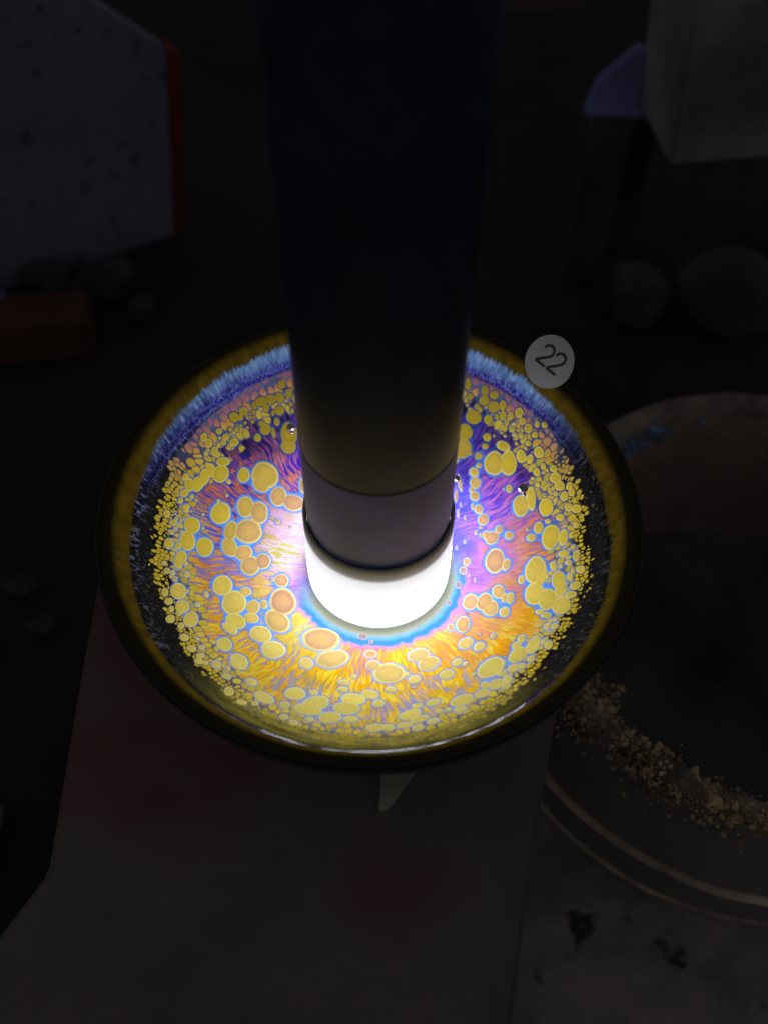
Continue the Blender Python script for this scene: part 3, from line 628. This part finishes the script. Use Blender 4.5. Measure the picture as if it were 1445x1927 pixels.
# pale then blue ring that hugs the lamp head at the front
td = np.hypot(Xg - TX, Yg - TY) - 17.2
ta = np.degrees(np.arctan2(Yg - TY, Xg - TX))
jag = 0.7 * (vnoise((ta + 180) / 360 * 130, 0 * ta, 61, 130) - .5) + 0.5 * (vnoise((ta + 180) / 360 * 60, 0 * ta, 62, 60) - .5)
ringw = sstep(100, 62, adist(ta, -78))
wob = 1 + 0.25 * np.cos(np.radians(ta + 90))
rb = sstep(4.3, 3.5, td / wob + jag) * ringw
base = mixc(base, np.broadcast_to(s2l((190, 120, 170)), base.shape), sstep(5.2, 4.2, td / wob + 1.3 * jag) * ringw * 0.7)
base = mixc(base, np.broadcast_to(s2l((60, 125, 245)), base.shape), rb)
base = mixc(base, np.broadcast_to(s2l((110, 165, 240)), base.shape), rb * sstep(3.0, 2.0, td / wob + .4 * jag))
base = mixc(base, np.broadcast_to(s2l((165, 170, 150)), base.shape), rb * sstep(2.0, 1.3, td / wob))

# outer belt of crowded gold cells
Rb = np.interp(deg, RBD, RBV)
e = Rg - Rb
sx1 = ph01 * 168; sy1 = Rg / 1.85 + 0.5 * vnoise(ph01 * 30, Rg * 0 + 2, 70, 30)
f1a, f2a, ida, cya = voronoi(sx1, sy1, 71, 168)
sx2 = ph01 * 300; sy2 = Rg / 1.05 + 0.6 * vnoise(ph01 * 40, Rg * 0 + 2, 72, 40)
f1b, f2b, idb, cyb = voronoi(sx2, sy2, 75, 300)
bk = sstep(78, 45, adist(deg, 92))
fine = sstep(-2.9, -2.2, e + 1.4 * (vnoise(ph01 * 90, Rg / 3, 77, 90) - .5)) * (bk < .4)
f1 = np.where(fine > .5, f1b, f1a); f2 = np.where(fine > .5, f2b, f2a); rid = np.where(fine > .5, idb, ida)
ec = np.where(fine > .5, cyb * 1.05, cya * 1.85) - Rb
lace = sstep(.58, .85, vnoise(ph01 * 110, Rg / 2.2, 80, 110)) * sstep(-6, -1.5, e)
gapw = 0.03 + 0.16 * rid ** 3 + 0.30 * lace
cell = sstep(gapw, gapw + 0.10, f2 - f1) * sstep(0.62, 0.50, f1)
exist_in = (rid < sstep(-8.8, -3.8, ec + 2.2 * (vnoise(ph01 * 34, Rg * 0, 78, 34) - .5)) * 1.05)
rid2 = np.mod(rid * 7.31, 1.0)
exist_out = (bk > .55) | (rid2 > sstep(-0.9, 1.5, ec + 1.6 * (vnoise(ph01 * 80, Rg / 2.0, 79, 80) - .5)))
gold = np.broadcast_to(s2l((214, 188, 58)), base.shape)
cellc = gold * (0.80 + 0.34 * rid)[..., None]
cellc = mixc(cellc, np.broadcast_to(s2l((190, 165, 70)), base.shape), 0.45 * sstep(.25, .0, f1))
cellc = mixc(cellc, np.broadcast_to(s2l((222, 140, 70)), base.shape), bk * sstep(-4.2, -1.6, e) * .9)
cellc = mixc(cellc, np.broadcast_to(s2l((150, 100, 132)), base.shape), bk * sstep(-2.6, -0.4, e) * .9)
gapc = mixc(np.broadcast_to(s2l((84, 100, 136)), base.shape), np.broadcast_to(s2l((26, 20, 22)), base.shape), sstep(-4.2, -2.4, e) * (1 - bk))
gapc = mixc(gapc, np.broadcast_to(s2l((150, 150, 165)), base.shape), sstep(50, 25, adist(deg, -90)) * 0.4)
belt = sstep(-9.2, -8.6, e) * (dmin > 0.16)
on = exist_in & exist_out & (e > -8.8) & ((bk < .55) | (e < 0.15))
ingap = belt * sstep(-4.6, -3.0, e + 1.5 * (n3 - .5))
base = mixc(base, gapc, ingap * (1 - h1 * .6))
base = mixc(base, gapc, on * belt * (cell < 1) * 0.85)
base = mixc(base, cellc, on * belt * cell)

# dark wall, silvery threads, and a painted band of iridescent blue light reflected at the back
wall = np.broadcast_to(s2l((27, 27, 28)), base.shape)
thr = vnoise(ph01 * 1050, Rg / 0.8, 81, 1050) * 0.6 + vnoise(ph01 * 420, Rg / 1.6, 82, 420) * 0.4
silver = sstep(0.60, 0.80, thr) * sstep(51.5, 55.2, Rg) * (0.35 + 0.65 * sstep(52.8, 55, Rg))
leftup = sstep(75, 25, adist(deg, 165))
silc = mixc(np.broadcast_to(s2l((120, 120, 118)), base.shape), np.broadcast_to(s2l((150, 155, 205)), base.shape), leftup)
wallc = mixc(wall, silc, silver * (0.40 + 0.55 * leftup))
speck = sstep(0.80, 0.88, vnoise(ph01 * 700, Rg / 0.35, 83, 700))
wallc = mixc(wallc, np.broadcast_to(s2l((130, 118, 90)), base.shape), speck * .35)
bl = np.interp(deg, [-180, 20, 32, 46, 60, 90, 118, 132, 148, 168, 180], [0, 0, 0.30, 0.85, 1, 1, 1, 0.9, 0.55, 0.10, 0])
f1c, f2c, idc, _c = voronoi(ph01 * 520, Rg / 1.0, 85, 520)
net = sstep(0.26, 0.05, f2c - f1c)
up = sstep(54.9, 56.9, Rg + 0.5 * (thr - .5))
bandc = mixc(np.broadcast_to(s2l((66, 44, 205)), base.shape), np.broadcast_to(s2l((135, 185, 255)), base.shape), up)
bandc = mixc(bandc, np.broadcast_to(s2l((180, 210, 255)), base.shape), np.clip(net * 0.6 * (1 - .5 * up) + sstep(.55, .75, thr) * up * .7, 0, 1))
bandc = mixc(bandc, np.broadcast_to(s2l((30, 24, 60)), base.shape), sstep(.42, .25, thr) * .30 * (1 - .5 * up))
bandm = bl * sstep(53.0, 54.6, Rg + .6 * (thr - .5))
wallc = mixc(wallc, bandc, np.clip(bandm * (0.55 + 0.9 * thr), 0, 1) * sstep(0, .5, bl + thr * .5))
OE = np.interp(deg, [-180, -120, -60, 0, 20, 45, 60, 90, 120, 140, 160, 180], [55.0, 54.8, 54.8, 55.1, 55.9, 57.2, 57.8, 58.0, 57.6, 57.2, 56.2, 55.0])
olive = mixc(np.broadcast_to(s2l((112, 92, 26)), base.shape), np.broadcast_to(s2l((84, 68, 18)), base.shape), vnoise(ph01 * 260, Rg / 1.3, 87, 260))
olive = olive * (0.82 + 0.3 * vnoise(ph01 * 1200, Rg / .3, 88, 1200))[..., None]
om = sstep(-0.35, 0.45, Rg - OE + 0.55 * (vnoise(ph01 * 1000, Rg / 2.0, 89, 1000) - .5) + 0.5 * (vnoise(ph01 * 90, Rg / 2.0, 90, 90) - .5))
dk = np.interp(deg, [-180, -150, -90, -30, 0, 40, 60, 120, 150, 180], [58.0, 57.0, 56.2, 57.0, 57.6, 58.9, 59.6, 59.6, 58.8, 58.0])
olive = mixc(olive, np.broadcast_to(s2l((26, 23, 15)), base.shape), sstep(-0.9, 0.9, Rg - dk))
wallc = mixc(wallc, olive, om)
wm = sstep(0.0, 0.25, e - 0.5 * (rid - .3))
base = np.where((on & (e > -0.5))[..., None], base, mixc(base, wallc, wm))
# murky olive reflection painted low on the front wall
fm = sstep(52, 24, adist(deg, -92)) * sstep(47.6, 49.8, Rg) * sstep(54.5, 52.5, Rg)
base = mixc(base, mixc(np.broadcast_to(s2l((96, 92, 36)), base.shape), np.broadcast_to(s2l((158, 146, 62)), base.shape), vnoise(ph01 * 80, Rg / .8, 91, 80)), fm * 0.72)

base = np.clip(base, 0.002, 0.92)
relief = 0.025 * (on * belt * cell) + 0.03 * (thr - .5) * sstep(52, 54, Rg)
Zg = zprof(Rg) + relief
V = np.stack([Xg, Yg, Zg], -1).reshape(-1, 3)
i = np.arange(NR - 1)[:, None]; j = np.arange(NA)[None, :]; k = (j + 1) % NA
Fc = np.stack([i * NA + j, i * NA + k, (i + 1) * NA + k, (i + 1) * NA + j], -1).reshape(-1, 4)
# build fast with foreach_set
me = bpy.data.meshes.new('glaze_lining')
me.vertices.add(len(V)); me.vertices.foreach_set('co', ((V - np.array([0, 0, -52.0])) * MM).ravel())
me.loops.add(Fc.size); me.loops.foreach_set('vertex_index', Fc.ravel().astype(np.int32))
me.polygons.add(len(Fc)); me.polygons.foreach_set('loop_start', np.arange(0, Fc.size, 4, dtype=np.int32))
me.polygons.foreach_set('use_smooth', np.ones(len(Fc), bool))
me.update(calc_edges=True)
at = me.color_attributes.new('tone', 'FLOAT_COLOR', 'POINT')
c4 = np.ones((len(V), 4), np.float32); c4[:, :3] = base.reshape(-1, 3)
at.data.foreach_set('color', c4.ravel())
me.materials.append(M_lining)
lining = bpy.data.objects.new('glaze_lining', me); COL.objects.link(lining); lining.parent = bowl

# body: dark outside, rounded lip, foot ring
prof = [(60.58, 1.0), (60.85, 1.0), (61.15, 0.6), (61.3, -0.4), (61.1, -2.5), (60.0, -6), (57.5, -13), (53, -22), (46, -32), (37, -40.5), (29, -45), (26, -46.2), (25.2, -47.5), (25, -51.2), (24.3, -52), (20.5, -52), (20, -50), (0, -49.5)]
V, Fc = lathe(prof, 0, 0, 220)
mesh_obj('body', V, Fc, M_outer, bowl)
V, Fc = lathe([(0.0, -24.55), (14.0, -24.5)], 0, 0, 64)
mesh_obj('well', V, Fc, M_outer, bowl)

# oil spots: thin crystal lenses lying in the glaze
def spot_geom(sp, lift):
    sx, sy, sa, sb, ang = sp
    big = sb > 1.2
    seg = 40 if big else 22
    rings = [0.0, 0.45, 0.78, 0.89, 0.955, 1.0] if big else [0.0, 0.6, 0.80, 1.0]
    rg = np.random.RandomState(int(abs(sx * 131 + sy * 977)) % 99991)
    a = np.linspace(0, TP, seg, endpoint=False)
    shape = 1 + 0.035 * np.sin(2 * a + rg.rand() * 6) + 0.022 * np.sin(3 * a + rg.rand() * 6) + 0.012 * np.sin(5 * a + rg.rand() * 6)
    c, s = math.cos(math.radians(ang)), math.sin(math.radians(ang))
    vs = []; cs = []
    pr = math.hypot(sx, sy); pa = math.degrees(math.atan2(sy, sx))
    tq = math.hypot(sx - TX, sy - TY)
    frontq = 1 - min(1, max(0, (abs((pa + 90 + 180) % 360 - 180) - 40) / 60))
    warm = s2l((216, 190, 58)) * (1 - frontq) + s2l((224, 208, 112)) * frontq; tan = s2l((178, 134, 112)); mauve = s2l((140, 116, 160))  # paler toward the front: an overexposed look put into the colour
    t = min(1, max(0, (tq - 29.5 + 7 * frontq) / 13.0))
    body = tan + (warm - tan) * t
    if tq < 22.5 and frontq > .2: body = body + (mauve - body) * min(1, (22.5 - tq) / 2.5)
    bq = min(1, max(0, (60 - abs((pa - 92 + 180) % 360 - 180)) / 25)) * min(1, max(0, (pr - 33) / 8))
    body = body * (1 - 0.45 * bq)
    body = body * (0.92 + 0.14 * rg.rand())
    light = np.minimum(body * 0.5 + 0.5 * s2l((240, 222, 130)), 0.9); dark = body * 0.9; core = body * 0.68 + 0.32 * s2l((214, 178, 66)) * (1 - 0.3 * bq)
    rimline = light if bq < .6 else body * 1.12
    for k, q in enumerate(rings):
        if q == 0.0:
            vs.append((sx, sy, zprof(pr) + 0.045 + lift)); cs.append(core); continue
        u = q * sa * np.cos(a) * shape; v = q * sb * np.sin(a) * shape
        x = sx + u * c - v * s; y = sy + u * s + v * c
        h = {True: 0.030, False: -0.02}[q < 0.99] * (1 if q < .9 else .8) + 0.015 * (1 - q)
        z = zprof(np.minimum(np.hypot(x, y), 60.5)) + h + (lift if q < .99 else 0)
        for m in range(seg):
            vs.append((x[m], y[m], z[m]))
            if q >= 0.99: cs.append(rimline * 0.55)
            elif big and 0.90 < q: cs.append(rimline)
            elif big and 0.82 < q: cs.append(rimline * .96)
            elif (not big) and q > .75: cs.append(rimline)
            else:
                g_ = 0.97 + 0.06 * rg.rand()
                cs.append(((core * .5 + body * .5) if q < .6 else dark) * g_)
    fs = [(0, 1 + m, 1 + (m + 1) % seg) for m in range(seg)]
    for k in range(len(rings) - 2):
        o0 = 1 + k * seg; o1 = o0 + seg
        fs += [(o0 + m, o1 + m, o1 + (m + 1) % seg, o0 + (m + 1) % seg) for m in range(seg)]
    return vs, fs, cs

for q, sp in enumerate(SPOTS[:290]):
    vs, fs, cs = spot_geom(sp, 0.00012 * q)
    mesh_obj('oil_spot', vs, fs, M_spot, lining, True, np.clip(np.array(cs), 0, .9), base=(sp[0], sp[1], float(zprof(math.hypot(sp[0], sp[1])))))
AV, AF, ACc = [], [], []
for sp in SPOTS[290:]:
    vs, fs, cs = spot_geom(sp, 0.04)
    o0 = len(AV); AV += vs; ACc += cs; AF += [tuple(x + o0 for x in f) for f in fs]
sk = mesh_obj('oil_specks', AV, AF, M_spot, lining, True, np.clip(np.array(ACc), 0, .9))
tag(sk, kind='stuff')

# ------------------------------------------------------------------ clear liquid pooled in the bowl
WZ = -8.3
M_water, nt, pb = new_mat('clear_liquid')
nt.nodes.remove(pb)
N = nt.nodes; L = nt.links
tr_ = N.new('ShaderNodeBsdfTransparent'); tr_.inputs[0].default_value = (0.985, 0.99, 0.985, 1)
gl_ = N.new('ShaderNodeBsdfGlossy'); gl_.inputs['Roughness'].default_value = 0.0
lw_ = N.new('ShaderNodeLayerWeight'); lw_.inputs[0].default_value = 0.5
pw_ = N.new('ShaderNodeMath'); pw_.operation = 'POWER'; pw_.inputs[1].default_value = 4.5
fr_ = N.new('ShaderNodeMath'); fr_.operation = 'MULTIPLY_ADD'; fr_.inputs[1].default_value = 0.98; fr_.inputs[2].default_value = 0.02
L.new(lw_.outputs['Facing'], pw_.inputs[0]); L.new(pw_.outputs[0], fr_.inputs[0])
ms_ = N.new('ShaderNodeMixShader')
L.new(fr_.outputs[0], ms_.inputs[0]); L.new(tr_.outputs[0], ms_.inputs[1]); L.new(gl_.outputs[0], ms_.inputs[2])
L.new(ms_.outputs[0], N['Material Output'].inputs['Surface'])
seg = 360
prof = []
r_in = 17.24
for t in np.linspace(0, 1, 9): prof.append((r_in + 2.2 * t, WZ + 1.1 * (1 - t) ** 3))
for r in (22, 30, 40, 48): prof.append((r, WZ))
_re = float(np.interp(WZ + 1.25, _zs[1800:], _rr[1800:])) + 0.05
for t in np.linspace(0, 1, 14):
    prof.append((51.4 + (_re - 51.4) * t, WZ + 1.25 * t ** 3.2))
P = np.array(prof); a = np.linspace(0, TP, seg, endpoint=False)
# the inner edge follows the lamp head, the outer edge the bowl wall
w_out = np.clip((P[:, 0] - 19.4) / 12, 0, 1)[:, None]
edge_n = 0.30 * (vnoise((a / TP) * 40, 0 * a, 101, 40) - .5) + 0.25 * (vnoise((a / TP) * 150, 0 * a, 102, 150) - .5)
mt_ = np.clip((P[:, 0] - 51.4) / (_re - 51.4), 0, 1)[:, None]
Xw = (P[:, 0][:, None] * np.cos(a)) + TX * (1 - w_out); Yw = P[:, 0][:, None] * np.sin(a)
Zw = P[:, 1][:, None] + edge_n[None, :] * mt_ ** 2
V = np.stack([Xw, Yw, Zw], -1).reshape(-1, 3)
nP = len(P); i = np.arange(nP - 1)[:, None]; j = np.arange(seg)[None, :]; k = (j + 1) % seg
Fc = np.stack([i * seg + j, i * seg + k, (i + 1) * seg + k, (i + 1) * seg + j], -1).reshape(-1, 4)
water = mesh_obj('clear_liquid', V, Fc.tolist(), M_water, None, True, None, base=(0, 0, WZ))
tag(water, 'clear still liquid filling the glazed bowl', 'liquid')

# bubbles floating on it
M_bub, nt, pb = new_mat('bubble_film')
pb.inputs['Base Color'].default_value = (0.62, 0.58, 0.58, 1); pb.inputs['Roughness'].default_value = 0.03
pb.inputs['Metallic'].default_value = 1.0
def bubble(x, y, r, label):
    bm = bmesh.new()
    bmesh.ops.create_icosphere(bm, subdivisions=4, radius=r, matrix=Matrix.Translation((x, y, WZ + r * 0.35)))
    bmesh.ops.create_icosphere(bm, subdivisions=3, radius=r * .35, matrix=Matrix.Translation((x + r * .2, y - r * 1.25, WZ + r * 0.1))) if r > .95 else None
    o = bm_obj('bubble', bm, M_bub, None, True, base=(x, y, WZ))
    tag(o, label, 'bubble', 'bubbles on the liquid')
bubble(-20.1, 30.5, 1.15, 'round bubble floating by the far side of the flashlight')
bubble(36.2, 12.1, 1.3, 'largest round bubble floating over a gold double spot')
bubble(20.6, 15.0, 0.8, 'small bubble clinging to the lamp head')

# dust floating on it
M_dust = plain('dust', (0.75, 0.74, 0.70), 0.8, var=0.1)
rs = np.random.RandomState(23); m_ = 150
da = rs.uniform(0, TP, m_); dr = 18.5 + np.abs(rs.normal(0, 9, m_)); dr = np.minimum(dr, 50)
V, Fc = grains(np.stack([TX + dr * np.cos(da), TY + dr * np.sin(da), np.full(m_, WZ + 0.03)], -1), rs.uniform(0.05, 0.15, m_), rs)
dust = mesh_obj('dust_specks', V, Fc, M_dust, None, False, None, base=(TX, TY, WZ))
tag(dust, 'tiny pale dust specks floating on the clear liquid', 'dust', None, 'stuff')

# ------------------------------------------------------------------ flashlight standing in the bowl
fl = empty('flashlight', (TX, TY, -24.4))
tag(fl, 'black cylindrical flashlight with glowing white head standing in the bowl', 'flashlight')
M_body = plain('black_anodised', (0.020, 0.026, 0.058), 0.34, 0.0, 0.3, 90, 0.06, 900)  # bluish tint stands for light bounced up from the glaze
M_bezel = plain('blue_tint_bezel', (0.075, 0.10, 0.40), 0.48, 0.0, 0.22, 70, 0.05, 900)  # blue of light bounced off the glaze, put into the colour
M_stop = plain('stop_black', (0.008, 0.008, 0.009), 0.6)
M_groove = plain('groove', (0.022, 0.024, 0.04), 0.6)
M_beige = plain('disc_beige', (0.55, 0.46, 0.36), 0.5, var=0.1)

M_glow, nt, pb = new_mat('lamp_glow')
nt.nodes.remove(pb)
em = nt.nodes.new('ShaderNodeEmission'); em.inputs['Color'].default_value = (0.97, 0.99, 1.0, 1); em.inputs['Strength'].default_value = LAMP
nt.links.new(em.outputs[0], nt.nodes['Material Output'].inputs['Surface'])

def frosted(name, diff, trans, w):
    m, nt, pb = new_mat(name); nt.nodes.remove(pb); N = nt.nodes; L = nt.links
    tc = N.new('ShaderNodeTexCoord'); no = N.new('ShaderNodeTexNoise'); no.inputs['Scale'].default_value = 120; no.inputs['Detail'].default_value = 5
    L.new(tc.outputs['Object'], no.inputs['Vector'])
    cr = N.new('ShaderNodeMapRange'); cr.inputs[1].default_value = 0.3; cr.inputs[2].default_value = 0.7; cr.inputs[3].default_value = 0.8; cr.inputs[4].default_value = 1.0
    L.new(no.outputs['Fac'], cr.inputs[0])
    d = N.new('ShaderNodeBsdfDiffuse'); t = N.new('ShaderNodeBsdfTranslucent'); t.inputs[0].default_value = (*trans, 1)
    vm = N.new('ShaderNodeVectorMath'); vm.operation = 'SCALE'; vm.inputs[0].default_value = diff
    L.new(cr.outputs[0], vm.inputs['Scale']); L.new(vm.outputs[0], d.inputs[0])
    mx = N.new('ShaderNodeMixShader'); mx.inputs[0].default_value = w
    L.new(d.outputs[0], mx.inputs[1]); L.new(t.outputs[0], mx.inputs[2])
    g = N.new('ShaderNodeBsdfGlossy'); g.inputs['Roughness'].default_value = 0.25
    m2 = N.new('ShaderNodeMixShader'); m2.inputs[0].default_value = 0.04
    L.new(mx.outputs[0], m2.inputs[1]); L.new(g.outputs[0], m2.inputs[2])
    L.new(m2.outputs[0], N['Material Output'].inputs['Surface'])
    return m
M_frost = frosted('frosted_cap', (0.60, 0.59, 0.54), (0.9, 0.9, 0.84), CAP_W)
M_base = frosted('frosted_base', (0.7, 0.7, 0.68), (0.9, 0.9, 0.9), 0.5)

V, Fc = lathe([(17.2, GB1), (17.2, GB0)], TX, TY, 128)
mesh_obj('glow_band', V, Fc, M_glow, fl)
V, Fc = lathe([(17.2, GB0 - 0.02), (17.2, -23.6), (16.9, -24.2), (16.2, -24.38)], TX, TY, 128)
mesh_obj('base_ring', V, Fc, M_base, fl)
V, Fc = lathe([(17.2, GB1 + 0.02)] + [(17.2, z) for z in np.linspace(GB1 + 1, 0.6, 10)] + [(17.05, 1.0), (16.75, 1.05), (16.5, 0.8), (16.45, -1.0)], TX, TY, 128)
mesh_obj('diffuser_cap', V, Fc, M_frost, fl)
V, Fc = lathe([(0, -4.0), (15.9, -4.0), (16.2, -3.7), (16.2, 0.0), (16.05, 0.4), (16.2, 1.2), (16.35, 6), (16.45, 27.6)], TX, TY, 128)  # inner neck below the cap top is unseen, added to block light there
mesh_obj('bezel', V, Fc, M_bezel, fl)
V, Fc = lathe([(16.25, -0.9), (16.46, -0.9), (17.12, -0.7), (17.12, -0.3), (16.25, -0.2)], TX, TY, 128)
mesh_obj('light_stop', V, Fc, M_stop, fl)  # added dark ring that stops light leaking between bezel and cap
V, Fc = lathe([(16.45, 27.6), (16.15, 27.75), (16.15, 28.25), (16.45, 28.4)], TX, TY, 128)
SEAM = (V, Fc)
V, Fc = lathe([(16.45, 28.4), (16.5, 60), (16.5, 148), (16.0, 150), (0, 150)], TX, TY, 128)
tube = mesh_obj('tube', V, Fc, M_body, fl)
mesh_obj('seam', SEAM[0], SEAM[1], M_groove, tube)
bz = math.radians(-90 + 23)
bm = bmesh.new()
mt = Matrix.Translation((TX + 16.4 * math.cos(bz), TY + 16.4 * math.sin(bz), 133.0)) @ Matrix.Rotation(bz, 4, 'Z') @ Matrix.Rotation(math.pi / 2, 4, 'Y')
bmesh.ops.create_cone(bm, cap_ends=True, segments=32, radius1=4.2, radius2=3.6, depth=1.6, matrix=mt)
bm_obj('beige_disc', bm, M_beige, tube, False)  # pale beige disc raised on the barrel

# ------------------------------------------------------------------ round number tag on the lip
M_tag = plain('tag_card', (0.27, 0.27, 0.26), 0.55, var=0.08, scale=80)
M_ink = plain('tag_ink', (0.02, 0.012, 0.025), 0.5, var=0.1)
tagn = empty('number_tag', TAG_BASE)
tag(tagn, 'round pale grey tag numbered 22 stuck on the bowl lip', 'tag')
tu, tv, tn = Vector(TAG_U), Vector(TAG_V), Vector(TAG_N)
tcn = Vector(TAG_C) + Vector(TAG_N) * 0.9
bm = bmesh.new()
M4 = Matrix(((tu.x, tv.x, tn.x, tcn.x), (tu.y, tv.y, tn.y, tcn.y), (tu.z, tv.z, tn.z, tcn.z), (0, 0, 0, 1)))
bmesh.ops.create_cone(bm, cap_ends=True, segments=72, radius1=TAG_R, radius2=TAG_R, depth=0.35, matrix=M4)
disc = bm_obj('disc', bm, M_tag, tagn, False)
def ribbon(pts, w):
    p = [Vector((x, y)) for x, y in pts]
    # smooth the polyline
    q = []
    for i in range(len(p) - 1):
        p0 = p[max(i - 1, 0)]; p1 = p[i]; p2 = p[i + 1]; p3 = p[min(i + 2, len(p) - 1)]
        for t in np.linspace(0, 1, 5, endpoint=False):
            q.append(0.5 * ((2 * p1) + (p2 - p0) * t + (2 * p0 - 5 * p1 + 4 * p2 - p3) * t * t + (3 * p1 - p0 - 3 * p2 + p3) * t ** 3))
    q.append(p[-1])
    vs = []
    for i, c in enumerate(q):
        d = (q[min(i + 1, len(q) - 1)] - q[max(i - 1, 0)]).normalized(); nrm = Vector((-d.y, d.x)) * w / 2
        for s in (-1, 1):
            xy = c + s * nrm; vs.append(tuple(tcn + tu * xy.x + tv * xy.y + tn * 0.20))
    fs = [(2 * i, 2 * i + 1, 2 * i + 3, 2 * i + 2) for i in range(len(q) - 1)]
    return vs, fs
for strokes in DIGITS:
    AV, AF = [], []
    for s in strokes:
        v, f = ribbon(s, 0.72); o0 = len(AV); AV += v; AF += [tuple(x + o0 for x in t) for t in f]
    mesh_obj('digit', AV, AF, M_ink, disc, False)

# ------------------------------------------------------------------ small pale wedge on the bench in front of the bowl
M_wedge = plain('pale_tan', (0.50, 0.44, 0.34), 0.8, bump=0.2)
ch = prism('pale_wedge', [(2.4, -51.6), (5.0, -50.8), (11.5, -41.5), (3.0, -41.5)], -51.9, -50.2, M_wedge, None, 0.25, base=(6, -46, -52))
tag(ch, 'small pale wedge on the bench beneath the bowl', 'wood chip')
